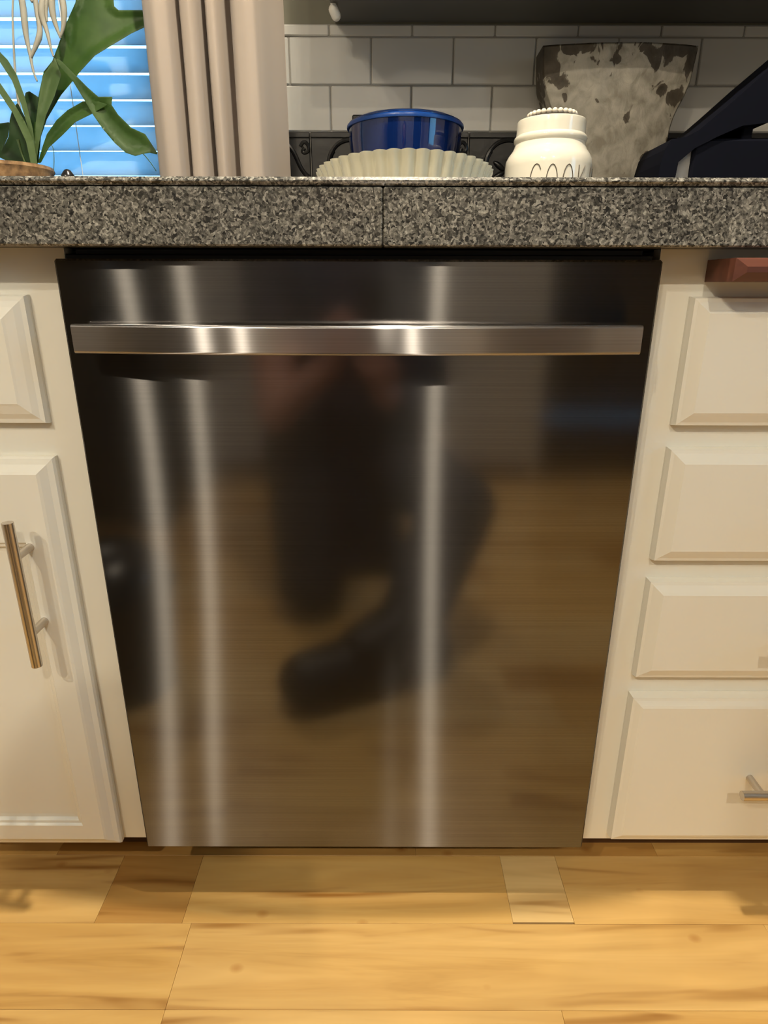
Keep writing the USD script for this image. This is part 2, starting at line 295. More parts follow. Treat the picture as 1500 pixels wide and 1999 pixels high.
window('window_2', 'daylight window in the right-hand kitchen wall',
    cat([box(X1 + .02, X1 + .06, a, a + .04, c, d, .003), box(X1 + .02, X1 + .06, b - .04, b, c, d, .003), box(X1 + .02, X1 + .06, a, b, c, c + .04, .003), box(X1 + .02, X1 + .06, a, b, d - .04, d, .003), box(X1 + .02, X1 + .06, a, b, (c + d) / 2 - .015, (c + d) / 2 + .015, .003)]),
    box(X1 + .038, X1 + .042, a + .04, b - .04, c + .04, d - .04))

a, b, c, d = YB - 1.2, YB - .4, .95, 2.0
window('window_3', 'daylight window at the end of the dark hall',
    cat([box(X1 + .02, X1 + .06, a, a + .04, c, d, .003), box(X1 + .02, X1 + .06, b - .04, b, c, d, .003), box(X1 + .02, X1 + .06, a, b, c, c + .04, .003), box(X1 + .02, X1 + .06, a, b, d - .04, d, .003)]),
    box(X1 + .038, X1 + .042, a + .04, b - .04, c + .04, d - .04))
# ------------------------------------------------------------------ recessed lights: lamp and fitting together
for i, (lx, ly, pw) in enumerate(CANS):
    lab = ['recessed ceiling light nearest the left wall', 'recessed ceiling light second from the left wall', 'recessed ceiling light behind the photographer on the right', 'recessed ceiling light directly above the dishwasher edge'][i]
    t = thing('recessed_ceiling_light', lab, 'ceiling light', 'recessed ceiling lights', loc=(lx, ly, H))
    obj('trim_ring', lathe([(.062, -.001), (.062, -.006), (.085, -.004), (.088, 0.0), (.088, -.0005)], 40), M['can_trim'], t, smooth=40)
    l = UsdLux.DiskLight.Define(stage, str(t.GetPath()) + '/lamp'); l.CreateRadiusAttr(.032); l.AddTranslateOp().Set(Gf.Vec3d(0, 0, -.004))
    l.CreateIntensityAttr(pw * 30 * (.055 / .032) ** 2); l.CreateColorAttr(Gf.Vec3f(1.0, .87, .665))

# ------------------------------------------------------------------ countertop
ct = thing('countertop', 'speckled grey granite countertop with a thick built-up front edge', 'countertop', loc=None)
zj = float(at(748, 362, CE)[2])
obj('slab', box(X0, X1, CE - .001, WALL, zj, ZC, .003), M['granite'], ct)
xj = float(at(748, 420, CE)[0])
obj('edge_strip', box(X0, xj - .0004, CE, CE + .03, ZU, zj - .0012, .0015), M['granite'], ct)
obj('edge_strip', box(xj + .0004, X1, CE, CE + .03, ZU, zj - .0012, .0015), M['granite'], ct)
obj('underlay', box(X0, X1, CE + .031, WALL, ZU + .001, zj), M['dark_wood'], ct)

# ------------------------------------------------------------------ dishwasher
dx0, dx1 = -.3275, .2757
dz0, dz1 = .087, .8456
dw = thing('dishwasher', 'built-in dishwasher with dark brushed steel door and full-width bar handle', 'dishwasher')
obj('door_panel', box(dx0, dx1, DW, DW + .022, dz0, dz1, .0022), M['door_steel'], dw)
obj('tub', box(dx0 + .012, dx1 - .012, DW + .026, 1.25, .10, ZU - .001), M['black_plastic'], dw)
obj('control_strip', box(dx0 + .004, dx1 - .004, DW + .018, DW + .03, .838, .8505, .001), M['black_plastic'], dw)
obj('kick_plate', box(dx0 + .01, dx1 - .01, .79, .80, .004, .10, .001), M['black_plastic'], dw)
hy = .627
hx0, hx1 = float(at(140, 668, hy + .018)[0]), float(at(1255, 668, hy + .018)[0])
hz1, hz0 = float(at(700, 637, hy)[2]), float(at(700, 696, hy)[2])
hm = (hx0 + hx1) / 2; hh = (hx1 - hx0) / 2
def bow(x): return .020 * ((x - hm) / hh) ** 2 
sec = []
r_, th_ = .003, .012
for cx_, cz_, a0 in ((hy + r_, hz1 - r_, 90), (hy + r_, hz0 + r_, 180), (hy + th_ - r_, hz0 + r_, 270), (hy + th_ - r_, hz1 - r_, 0)):
    for a_ in np.linspace(a0, a0 + 90, 5): sec.append((cx_ + r_ * math.cos(math.radians(a_)), cz_ + r_ * math.sin(math.radians(a_))))
v, f = [], []; NS = len(sec); xs = np.linspace(hx0, hx1, 49)
for x in xs:
    for y, z in sec: v.append((x, y + bow(x), z))
for i in range(len(xs) - 1):
    for k in range(NS):
        a, b = i * NS + k, i * NS + (k + 1) % NS; f += [(a, b + NS, b), (a, a + NS, b + NS)]
v += [(hx0, hy + bow(hx0) + th_ / 2, (hz0 + hz1) / 2), (hx1, hy + bow(hx1) + th_ / 2, (hz0 + hz1) / 2)]
for k in range(NS):
    f += [(len(v) - 2, k, (k + 1) % NS), (len(v) - 1, (len(xs) - 1) * NS + (k + 1) % NS, (len(xs) - 1) * NS + k)]
hb = obj('handle', trimesh.Trimesh(np.array(v), np.array(f)), M['handle_steel'], dw, smooth=35)
for s in (-1, 1):
    xc = hm + s * (hh - .022)
    obj('handle_post', box(xc - .014, xc + .014, hy + bow(xc) + th_ - .003, DW + .001, hz0 + .004, hz1 - .004, .003), M['handle_steel'], hb)

# ------------------------------------------------------------------ cabinets
ZB, ZT = .082, ZU + .0005
kick = .765
def bar_handle(parent, c, axis, L, r, yf, yback, span):
    c = np.array(c, float); d = np.array([1., 0, 0] if axis == 'x' else [0, 0, 1.])
    p, q = c - d * L / 2, c + d * L / 2
    e = .0012
    h = obj('handle', tube([p, p + d * e, q - d * e, q], [r - e, r, r, r - e] if False else r, 18), M['nickel'], parent, smooth=40, label='brushed nickel bar handle')
    for s in (-1, 1):
        m_ = c + d * s * span / 2
        obj('handle_post', cyl((m_[0], yf + r * .5, m_[2]), (m_[0], yback + .001, m_[2]), r * .78, 14), M['nickel'], parent, smooth=40)
# left base cabinet
XL = float(at(125, 490, FR)[0])
lc = thing('base_cabinet', 'white base cabinet left of the dishwasher with one drawer above a panelled door', 'cabinet', 'white base cabinets')
LX0 = -1.02
drX = float(at(30, 574, DF)[0]); doX = float(at(96, 897, DF)[0])
lx1 = (drX + doX) / 2; lx1 = doX
dr_z1, dr_z0 = float(at(28, 576, DF)[2]), float(at(84, 832, DF)[2])
do_z1, do_z0 = float(at(95, 897, DF)[2]), float(at(230, 1658, DF)[2])
obj('face_frame', cat([box(lx1 - .03, XL, FR, FR + .019, ZB, ZT), box(LX0, lx1 - .03, FR, FR + .019, dr_z1 - .02, ZT), box(LX0, lx1 - .03, FR, FR + .019, do_z1 - .02, dr_z0 + .02), box(LX0, lx1 - .03, FR, FR + .019, ZB, do_z0 + .03), box(LX0, LX0 + .04, FR, FR + .0185, ZB, ZT)]), M['white_paint'], lc)
obj('carcass', cat([box(LX0, XL - .004, FR + .02, 1.28, ZB + .004, ZU - .001), ]), M['white_paint'], lc)
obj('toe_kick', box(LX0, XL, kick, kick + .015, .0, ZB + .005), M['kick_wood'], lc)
def raised(x0, x1, z0, z1):
    return rings(x0, x1, z0, z1, [(0, FR - .004), (.0015, DF + .009), (.006, DF + .008), (.012, DF + .0045), (.021, DF + .0012), (.0235, DF)], FR - .0003)
obj('drawer', raised(LX0 + .03, lx1, dr_z0, dr_z1), M['white_paint'], lc)
def door_mesh(x0, x1, z0, z1, pz1):
    # outer ogee, flat stile, ovolo step, recessed flat panel; the top rail is deeper than the other three
    v, f = [], []
    prof = [(0, 0, FR - .0003), (0, 0, DF + .012), (.002, .002, DF + .009), (.008, .008, DF + .007), (.015, .015, DF + .0015), (.018, .018, DF), (.044, None, DF), (.0465, None, DF + .0028), (.050, None, DF + .0035), (.053, None, DF + .0075), (.058, None, DF + .0082)]
    for s, st, y in prof:
        top = z1 - s if st is not None else pz1 - (s - .044)
        v += [(x0 + s, y, z0 + s * (1 if st is not None else .95)), (x1 - s, y, z0 + s * (1 if st is not None else .95)), (x1 - s, y, top), (x0 + s, y, top)]
    for k in range(len(prof) - 1):
        a, b = 4 * k, 4 * k + 4
        for i in range(4):
            j = (i + 1) % 4; f += [(a + i, a + j, b + j), (a + i, b + j, b + i)]
    e = 4 * (len(prof) - 1); f += [(e, e + 1, e + 2), (e, e + 2, e + 3), (0, 2, 1), (0, 3, 2)]
    return trimesh.Trimesh(np.array(v), np.array(f), process=False)
ldoor = obj('door', door_mesh(LX0 + .03, doX, do_z0, do_z1, float(at(10, 1060, DF)[2])), M['white_paint'], lc)
hp, hq = at(13, 1021, DF - .032), at(74, 1300, DF - .032)
hc = (hp + hq) / 2
bar_handle(ldoor, (hc[0], DF - .032, hc[2]), 'z', float(hp[2] - hq[2]), .0062, DF - .032, DF, .096)
# right base cabinet
XR = float(at(1272, 490, FR)[0]); XR = .2805
rc = thing('base_cabinet', 'white base cabinet right of the dishwasher with a stack of four drawers', 'cabinet', 'white base cabinets')
RX1 = .98
rx0 = np.mean([float(at(x, y, DF)[0]) for x, y in ((1325, 835), (1283, 1102), (1245, 1330), (1187, 1645))])
zs = [(float(at(1362, 580, DF)[2]), float(at(1325, 836, DF)[2])), (float(at(1312, 880, DF)[2]), float(at(1283, 1102, DF)[2])), (float(at(1270, 1140, DF)[2]), float(at(1245, 1331, DF)[2])), (float(at(1228, 1366, DF)[2]), float(at(1187, 1646, DF)[2]))]
fr = [box(XR, rx0 + .025, FR, FR + .019, ZB, ZT)]
edges = [ZT] + [z for p in zs for z in p] + [ZB]
for k in range(0, len(edges), 2):
    hi, lo = edges[k] + (0 if k == 0 else .02), edges[k + 1] - (0 if k == len(edges) - 2 else .02)
    fr.append(box(rx0 + .025, RX1, FR, FR + .019, lo, hi))
bz1, bz0 = float(at(1450, 503, .634)[2]), float(at(1400, 550, .632)[2])
bx0 = float(at(1386, 530, FR - .008)[0])
obj('face_frame', cat(fr), M['white_paint'], rc)
obj('carcass', box(XR + .004, RX1, FR + .02, 1.28, ZB + .004, ZU - .001), M['white_paint'], rc)
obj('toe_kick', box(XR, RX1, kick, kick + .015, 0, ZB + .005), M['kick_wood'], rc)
hx = float(at(1449, 1554, DF - .032)[0])
for k, (z1, z0) in enumerate(zs):
    prof = [(0, FR - .004), (.0015, DF + .007), (.005, DF + .006), (.013, DF + .0015), (.016, DF)]
    if k == 3: prof = [(0, FR - .004), (.0015, DF + .005), (.005, DF + .004), (.011, DF + .001), (.014, DF)]
    d_ = obj('drawer', rings(rx0, RX1 - .03, z0, z1, prof, FR - .0003), M['white_paint'], rc)
    hz = float(at(1475, 1554, DF - .032)[2]) if k == 3 else (z0 + z1) / 2 - .008
    bar_handle(d_, (hx + .075, DF - .032, hz), 'x', .150, .006, DF - .032, DF, .096)
cb = thing('pull_out_board', 'reddish wooden pull-out cutting board under the granite above the right drawers', 'cutting board')
obj('board', cat([rings(bx0, RX1 - .05, bz0, bz1, [(0, .640), (.008, .632)], FR - .0004)]), M['red_wood'], cb)

# ------------------------------------------------------------------ upper cabinet
UX = float(at(645, 10, 1.33)[0])
uc = thing('upper_cabinet', 'dark grey wall cabinet above the tile, seen from underneath', 'wall cabinet')
obj('body', box(UX, 1.6, 1.09, WALL, 1.2808, 2.0, .002), M['grey_cabinet'], uc)
for k in range(3):
    w_ = (1.6 - UX) / 3
    obj('door', rings(UX + w_ * k + .004, UX + w_ * (k + 1) - .004, 1.30, 1.98, [(0, 1.072), (.004, 1.070), (.05, 1.070), (.054, 1.076)], 1.0898), M['grey_cabinet'], uc)
kp = at(651, 4, 1.33)
obj('peg', cat([hullm([((kp[0], 1.33, 1.273), .0085), ((kp[0] + .004, 1.335, 1.266), .0085)]), cyl((kp[0], 1.33, 1.284), (kp[0], 1.33, 1.270), .005)]), M['can_trim'], uc, smooth=40, label='small pale rounded peg under the cabinet corner')

# ------------------------------------------------------------------ outlet
op = at(688, 225, WALL - .004)
o = thing('wall_outlet', 'black wall outlet plate on the tile behind the blue bowl', 'outlet')
obj('plate', box(op[0], op[0] + .07, WALL - .008, WALL - .0012, op[2] - .115, op[2], .002), M['black_plastic'], o)
for k in (.034, .078): obj('socket', rbox(op[0] + .02, op[0] + .05, WALL - .0095, WALL - .006, op[2] - k - .014, op[2] - k + .014, .0015), M['black_gloss'], o)

# ------------------------------------------------------------------ window blind
wbl = thing('window_blind', 'closed white slatted blind glowing blue with daylight', 'blind')
bx_0, bx_1 = WIN[0] + .006, WIN[1] - .006
ys = WALL + .055
ZS0 = float(at(150, 343, ys)[2])
pit = float((at(150, 88 if False else 37, ys)[2] - ZS0) / 6.0)
tl, hw = math.radians(60), None
for k in range(-2, 25):
    zc = ZS0 + pit * (k + .5)
    if zc > WIN[3] - .05 or zc < WIN[2] + .02: continue
    L_ = (pit + .0012) / math.sin(tl)
    prof = []
    for u in np.linspace(-.5, .5, 7):
        bulge = .003 * (1 - 4 * u * u)
        prof.append((ys + math.cos(tl) * L_ * u - math.sin(tl) * bulge, zc + math.sin(tl) * L_ * u + math.cos(tl) * bulge))
    pl = Polygon(prof + [(y + .0022 * math.sin(tl), z - .0022 * math.cos(tl)) for y, z in prof[::-1]])
    nseg = 2; ex = trimesh.creation.extrude_polygon(pl, bx_1 - bx_0, engine='earcut')
    vv = ex.vertices.copy(); ex.vertices = np.c_[vv[:, 2] + bx_0, vv[:, 0], vv[:, 1]]; ex.fix_normals()
    obj('slat', ex, M['blind'], wbl, smooth=30)
obj('headrail', box(bx_0, bx_1, ys - .03, ys + .03, WIN[3] - .045, WIN[3] - .001, .003), M['blind'], wbl)
obj('bottom_rail', box(bx_0, bx_1, ys - .02, ys + .02, WIN[2] + .001, WIN[2] + .016, .003), M['blind'], wbl)
for cx in (bx_0 + .12, bx_1 - .17): obj('ladder_cord', cyl((cx, ys - .016, WIN[2] + .01), (cx, ys - .016, WIN[3] - .02), .0008, 6), M['can_trim'], wbl)

# ------------------------------------------------------------------ curtain
CY = 1.315
prof_px = [(288, .0), (300, -.012), (318, -.022), (336, -.016), (346, .018), (349, .050), (352, .020), (362, -.014), (378, -.020), (390, -.004), (394, .035), (398, .052), (402, .018), (412, -.012), (424, -.016), (434, .0), (440, .032), (446, .04), (452, .012), (458, -.022), (470, -.036), (488, -.040), (502, -.036), (512, -.020), (526, .018), (538, .046), (545, .062)]
fx = [float(at(px + (110 / 340) * 20, 170, CY)[0]) for px, _ in prof_px]
from scipy.interpolate import PchipInterpolator
ss = np.arange(len(fx)); uu = np.linspace(0, len(fx) - 1, 200)
cx_, cy_ = PchipInterpolator(ss, fx)(uu), PchipInterpolator(ss, [b for _, b in prof_px])(uu)
zz = np.linspace(.925, 2.16, 36); v, f = [], []
for side in (0, 1):
    for z in zz:
        k_ = 1 + .10 * (z - 1.1); xm = np.mean(fx)
        wob = .003 * np.sin(9 * z + uu * .5)
        v += [(xm + (x - xm) * (1 - .02 * (z - 1.1)) , CY + y * k_ + w + side * .0016, z) for x, y, w in zip(cx_, cy_, wob)]
NU = len(uu); NZ = len(zz); off = NU * NZ
for i in range(NZ - 1):
    for k in range(NU - 1):
        a = i * NU + k; f += [(a, a + 1, a + NU + 1), (a, a + NU + 1, a + NU), (off + a, off + a + NU + 1, off + a + 1), (off + a, off + a + NU, off + a + NU + 1)]
for i in range(NZ - 1):
    for k in (0, NU - 1):
        a = i * NU + k; f += [(a, a + NU, off + a + NU), (a, off + a + NU, off + a)]
for k in range(NU - 1):
    for i in (0, NZ - 1):
        a = i * NU + k; f += [(a, off + a, off + a + 1), (a, off + a + 1, a + 1)]
cu = thing('curtain', 'beige pleated curtain hanging at the right side of the window', 'curtain')
obj('cloth', trimesh.Trimesh(np.array(v), np.array(f), process=False), M['curtain'], cu, smooth=True)
rod = thing('curtain_rod', 'round metal curtain rod above the window', 'curtain rod')
obj('pole', cyl((-1.4, CY, 2.17), (-.15, CY, 2.17), .009), M['nickel'], rod, smooth=40)
for x in (-1.38, -.17): obj('bracket', box(x - .008, x + .008, CY - .005, WALL + .007, 2.155, 2.185, .002), M['nickel'], rod)

# ------------------------------------------------------------------ plant in the window
S4 = 1500 / 320.
def frond(pts, Y, bend, m, name='frond', parent=None, th=.0022, k=4.6875):
    p = np.array([(a / k, b / k) for a, b in pts])
    pl = Polygon(p).buffer(0)
    if pl.geom_type != 'Polygon': pl = max(pl.geoms, key=lambda g: g.area)
    pl = pl.buffer(3).buffer(-3).buffer(-2).buffer(2).segmentize(6)
    if pl.geom_type != 'Polygon': pl = max(pl.geoms, key=lambda g: g.area)
    x0, y0, x1, y1 = pl.bounds
    g = [(x, y) for x in np.arange(x0, x1, 6) for y in np.arange(y0, y1, 6)]
    from shapely.geometry import Point
    inn = [q for q in g if pl.buffer(-2.5).contains(Point(q))]
    pts2 = np.array(list(pl.exterior.coords)[:-1] + inn)
    from scipy.spatial import Delaunay
    D = Delaunay(pts2); cen = pts2[D.simplices].mean(1)
    tri = np.array([t for t, c_ in zip(D.simplices, cen) if pl.contains(Point(c_))])
    nb = len(pl.exterior.coords) - 1
    P3 = []
    for x, y in pts2:
        dpt = bend((x - x0) / max(x1 - x0, 1), (y - y0) / max(y1 - y0, 1))
        e = pl.exterior.distance(Point(x, y)); dpt += -.006 * (1 - min(e / 14., 1)) 
        P3.append(at(x, y, Y + dpt))
    P3 = np.array(P3); n = len(P3)
    e = np.array([pl.exterior.distance(Point(q)) for q in pts2]); t_ = th * np.minimum(e / 6 + .15, 1)
    A, B = P3 + np.c_[0 * t_, -t_, 0 * t_], P3 + np.c_[0 * t_, t_, 0 * t_]
    a_ = P3[tri[:, 0], :]; cr = np.cross(P3[tri[:, 1]] - a_, P3[tri[:, 2]] - a_)[:, 1]
    tri[cr > 0] = tri[cr > 0][:, [0, 2, 1]]
    from collections import Counter
    ed = Counter(tuple(sorted(q)) for t in tri for q in ((t[0], t[1]), (t[1], t[2]), (t[2], t[0])))
    fs = list(tri) + [(t[0] + n, t[2] + n, t[1] + n) for t in tri]
    for t in tri:
        for q in ((t[0], t[1]), (t[1], t[2]), (t[2], t[0])):
            if ed[tuple(sorted(q))] == 1: fs += [(q[1], q[0], q[0] + n), (q[1], q[0] + n, q[1] + n)]
    return obj(name, trimesh.Trimesh(np.vstack([A, B]), np.array(fs), process=False), m, parent, smooth=True)
pt = thing('staghorn_fern', 'potted staghorn fern with broad forked green fronds in front of the blind', 'potted plant')
PY = 1.372
frond([(335, 1500), (300, 1280), (330, 1000), (370, 800), (400, 660), (480, 560), (540, 400), (600, 230), (690, 30), (720, -160), (840, -300), (1010, -260), (1060, -120), (1035, -40), (1045, 60), (1085, 95), (1320, 95), (1440, 130), (1430, 210), (1325, 250), (1200, 310), (1050, 400), (870, 510), (740, 650), (660, 750), (560, 870), (430, 1090), (375, 1250), (350, 1500)], PY, lambda u, w: .025 * (1 - w) - .02 * math.sin(3 * u), M['leaf'], parent=pt)
frond([(500, 520), (560, 560), (700, 700), (800, 800), (900, 888), (1030, 888), (1020, 960), (1080, 1050), (1200, 1170), (1330, 1230), (1420, 1370), (1450, 1420), (1370, 1400), (1300, 1412), (1240, 1430), (1150, 1400), (1050, 1310), (940, 1180), (850, 1050), (780, 930), (670, 750), (540, 600)], PY - .03, lambda u, w: .02 * u, M['leaf'], parent=pt)
frond([(345, 1500), (395, 1330), (430, 1230), (520, 1100), (620, 1010), (760, 930), (900, 930), (990, 960), (900, 1010), (830, 1050), (690, 1120), (560, 1250), (450, 1350), (375, 1490)], PY - .012, lambda u, w: -.01 * u, M['leaf'], parent=pt)
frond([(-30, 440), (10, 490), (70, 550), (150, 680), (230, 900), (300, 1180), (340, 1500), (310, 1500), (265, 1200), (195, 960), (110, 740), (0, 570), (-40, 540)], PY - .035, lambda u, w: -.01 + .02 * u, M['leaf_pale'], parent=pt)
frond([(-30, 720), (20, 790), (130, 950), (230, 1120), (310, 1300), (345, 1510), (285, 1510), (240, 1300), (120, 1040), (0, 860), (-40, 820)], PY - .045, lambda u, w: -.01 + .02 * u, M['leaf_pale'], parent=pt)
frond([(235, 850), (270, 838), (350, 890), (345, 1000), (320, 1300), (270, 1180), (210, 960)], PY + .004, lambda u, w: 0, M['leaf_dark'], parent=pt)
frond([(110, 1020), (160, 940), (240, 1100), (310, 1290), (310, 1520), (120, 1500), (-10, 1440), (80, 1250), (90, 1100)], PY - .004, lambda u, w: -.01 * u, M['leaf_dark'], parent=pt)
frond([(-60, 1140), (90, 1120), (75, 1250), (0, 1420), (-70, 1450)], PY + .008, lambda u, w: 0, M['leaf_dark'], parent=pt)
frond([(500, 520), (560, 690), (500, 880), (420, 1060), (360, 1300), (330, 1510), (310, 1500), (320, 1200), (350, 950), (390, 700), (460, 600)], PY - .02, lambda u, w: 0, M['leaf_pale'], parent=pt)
def strand(pts, r, m, name, Y=PY - .03):
    return obj(name, tube(spline([at(a / S4, b / S4, Y) for a, b in pts], 26), np.array(r) * (1.3 if name == 'dried_frond' else 1), 7), m, pt, smooth=True)
strand([(1305, 1405), (1370, 1480), (1430, 1570)], [.0009, .0006], M['leaf'], 'leaf_tip')
strand([(165, 1280), (195, 1390), (235, 1500)], [.0030, .0022, .0015], M['leaf_pale'], 'shoot')
top = (330, -330)
for q, r in (([top, (190, -120), (215, 100), (240, 330), (275, 500), (300, 630), (340, 745)], [.002, .0042, .0045, .0024, .0012]),
             ([top, (320, -80), (345, 150), (365, 290), (320, 440), (285, 530)], [.002, .0036, .003, .004, .002]),
             ([top, (400, -60), (390, 170), (420, 260), (455, 400), (490, 520)], [.002, .003, .0048, .0026, .0012]),
             ([top, (470, -50), (480, 110), (520, 260), (555, 350)], [.002, .0046, .0042, .0015]),
             ([top, (550, -80), (580, 60), (585, 200), (550, 340)], [.002, .004, .0042, .0016]),
             ([top, (280, -80), (285, 0), (300, 20)], [.002, .003, .002]),
             ([top, (430, -60), (425, 60), (430, 200)], [.002, .003, .0015])):
    strand(q, r, M['dry_frond'], 'dried_frond')
strand([(330, 1500), (180, 1000), (120, 300), (200, -250), top], [.0035, .002, .0015], M['dry_frond'], 'dried_stalk', PY + .02)
strand([(490, 1560), (495, 1480), (478, 1340), (400, 1430)], [.0006, .0005], M['leaf_pale'], 'tendril')
pc = at(35, 330, PY - .015)
pot_c = (float(pc[0]) - .012, PY - .018)
obj('pot', moved(lathe([(.0, .0), (.052, .0), (.056, .004), (.072, .105), (.076, .112), (.074, .118), (.066, .116), (.062, .100), (0, .098)], 40), (pot_c[0], pot_c[1], ZC)), M['bark'], pt, smooth=40, label='rough brown bark planter')
soil = trimesh.creation.icosphere(3, 1.0); soil.apply_scale((.062, .058, .022)); soil.vertices += .004 * (meshkit.fbm(soil.vertices * 40, 3, 2)[:, None] - .5); soil.apply_translation((pot_c[0], pot_c[1], 1.018))
obj('moss', soil, M['bark'], pt, smooth=True)
kb = at(131, 333, .86)
kn = thing('drain_stopper', 'small dark round stopper on the counter beside the plant', 'stopper')
obj('knob', hullm([((kb[0], .86, kb[2] - .004), .0055), ((kb[0], .86, kb[2] - .009), .0085)]), M['black_gloss'], kn, smooth=40)
obj('base', moved(lathe([(0, 0), (.016, 0), (.017, .004), (.007, .010), (.004, float(kb[2]) - .008 - ZC), (0, float(kb[2]) - .008 - ZC)], 24), (kb[0], .86, ZC)), M['black_gloss'], kn, smooth=40)

# ------------------------------------------------------------------ things on the counter
# oval fluted baking dish, its short end towards the front
DA, DB, dcy = .1145, .180, .950
ph_ = .1813 * (dcy - DB) + CAM[2] - ZC
dcx = float(at(798, 300, dcy - DB)[0])
NF = 44
def flute(a, i):
    k = [0, 0, .4, .8, 1, 1, 1, 1, .8, .3, 0, 0][i]
    return 1 + k * .020 * (abs(math.cos(a * NF / 2)) * 2 - 1.2)
dm = lathe([(0, .0), (.86, .0), (.90, .003), (.93, .4 * ph_), (.965, .8 * ph_), (.992, ph_ - .003), (1.0, ph_), (.975, ph_ + .0006), (.91, .8 * ph_), (.86, .012), (.80, .006), (0, .006)], 440, flute)
dm.vertices *= (DA, DB, 1)
pd = thing('baking_dish', 'cream fluted oval ceramic dish on the counter in front of the blue bowl', 'baking dish')
obj('dish', moved(dm, (dcx, dcy, ZC)), M['cream_glaze'], pd, smooth=50)
# blue bowl
bcy = 1.265; br = .0995; BS = br / .0905; BZ = 1.268; bcx = float(at(795, 240, bcy - br)[0])
bl = thing('storage_bowl', 'round dark blue glass bowl with a bright blue lid behind the pie dish', 'bowl')
obj('bowl', moved(lathe([(r * BS, z * BZ) for r, z in [(0, 0), (.055, 0), (.060, .003), (.074, .030), (.0835, .070), (.0888, .112), (.0893, .134), (.086, .134), (.081, .070), (.071, .031), (.055, .007), (0, .006)]], 72), (bcx, bcy, ZC)), M['blue_glass'], bl, smooth=40)
obj('lid', moved(lathe([(r * BS, z * BZ) for r, z in [(.0897, .1275), (.0918, .1275), (.0924, .129), (.0920, .1313), (.0865, .1352), (.076, .1388), (.060, .1408), (0, .1415)]], 72), (bcx, bcy, ZC)), M['blue_lid'], bl, smooth=40)
# cookie jar
jcy = 1.13; jcx = float(at(1071, 320, jcy)[0])
jr = float(at(1154, 320, jcy)[0]) - jcx
JS = jr / .070
jz = [float(at(1071, y, jcy - jr)[2]) - ZC for y in (216, 243, 256, 285, 310)]
jprof = [(0, 0), (.060, 0), (.066, .003), (.0700, .012), (.0702, .088), (.0694, .098), (.0655, .106), (.0605, .1125), (.0575, .118), (.0562, .124), (.0575, .1265), (.0585, .130), (.0575, .1335), (.0550, .136), (.0545, .148), (.0545, .1555), (.0535, .158), (.050, .158), (.049, .150), (.049, .02), (0, .015)]
sz = jz[0] / .158
jar = thing('cookie_jar', 'cream ceramic cookie jar with thin lettering beside the pie dish', 'jar')
obj('body', moved(lathe([(r * JS, z * sz) for r, z in jprof], 80), (jcx, jcy, ZC)), M['jar_glaze'], jar, smooth=40)
ztop = .158 * sz
ld = obj('lid', moved(lathe([(0, ztop - .004), (.050 * JS, ztop - .004), (.051 * JS, ztop + .001), (.040 * JS, ztop + .004), (0, ztop + .005)], 60), (jcx, jcy, ZC)), M['dark_wood'], jar, smooth=40, label='dark wooden lid with a ring of pale beads')
for k in range(26):
    a_ = 2 * math.pi * k / 26
    obj('bead', moved(trimesh.creation.icosphere(2, .0042), (jcx + .036 * JS * math.cos(a_), jcy + .036 * JS * math.sin(a_), ZC + ztop + .0075)), M['bead'], ld, smooth=True)
# lettering COOKIES round the jar: thin tall strokes
LET = {'C': [[(.95, .85), (.75, 1), (.35, .97), (.08, .7), (0, .4), (.12, .12), (.45, 0), (.8, .04), (.95, .15)]],
       'O': [[(.5, 1), (.12, .8), (0, .45), (.15, .12), (.5, 0), (.85, .12), (1, .45), (.88, .8), (.5, 1)]],
       'K': [[(.1, 1), (.1, 0)], [(.9, 1), (.1, .45)], [(.3, .58), (.9, 0)]], 'I': [[(.5, 1), (.5, 0)]],
       'E': [[(.9, 1), (.1, 1), (.1, 0), (.9, 0)], [(.1, .5), (.75, .5)]],
       'S': [[(.9, .88), (.6, 1), (.25, .92), (.15, .72), (.5, .52), (.85, .3), (.75, .08), (.4, 0), (.1, .12)]]}
RS = .0702 * JS; lw, lh, pitch = .0165, .044, .0248
aC = float(at(1048, 335, jcy - jr)[0]) - jcx
a0 = math.asin(aC / RS)
ztx = float(at(1060, 320, jcy - RS)[2])
letters = []
for k, ch in enumerate('COOKIES'):
    for st in LET[ch]:
        pts = []
        smooth_ = len(st) > 5
        sp_ = spline([(x, y, 0) for x, y in st], 28)[:, :2] if smooth_ else np.vstack([np.linspace(st[i], st[i + 1], 8) for i in range(len(st) - 1)])
        for x, y in sp_:
            an = a0 + (k * pitch + (x - .5) * lw) / RS
            pts.append((jcx + (RS + .0002) * math.sin(an), jcy - (RS + .0002) * math.cos(an), ztx - (1 - y) * lh))
        letters.append(tube(pts, .00075, 6))
obj('lettering', cat(letters), M['ink'], jar, smooth=True, label='thin dark letters reading COOKIES')

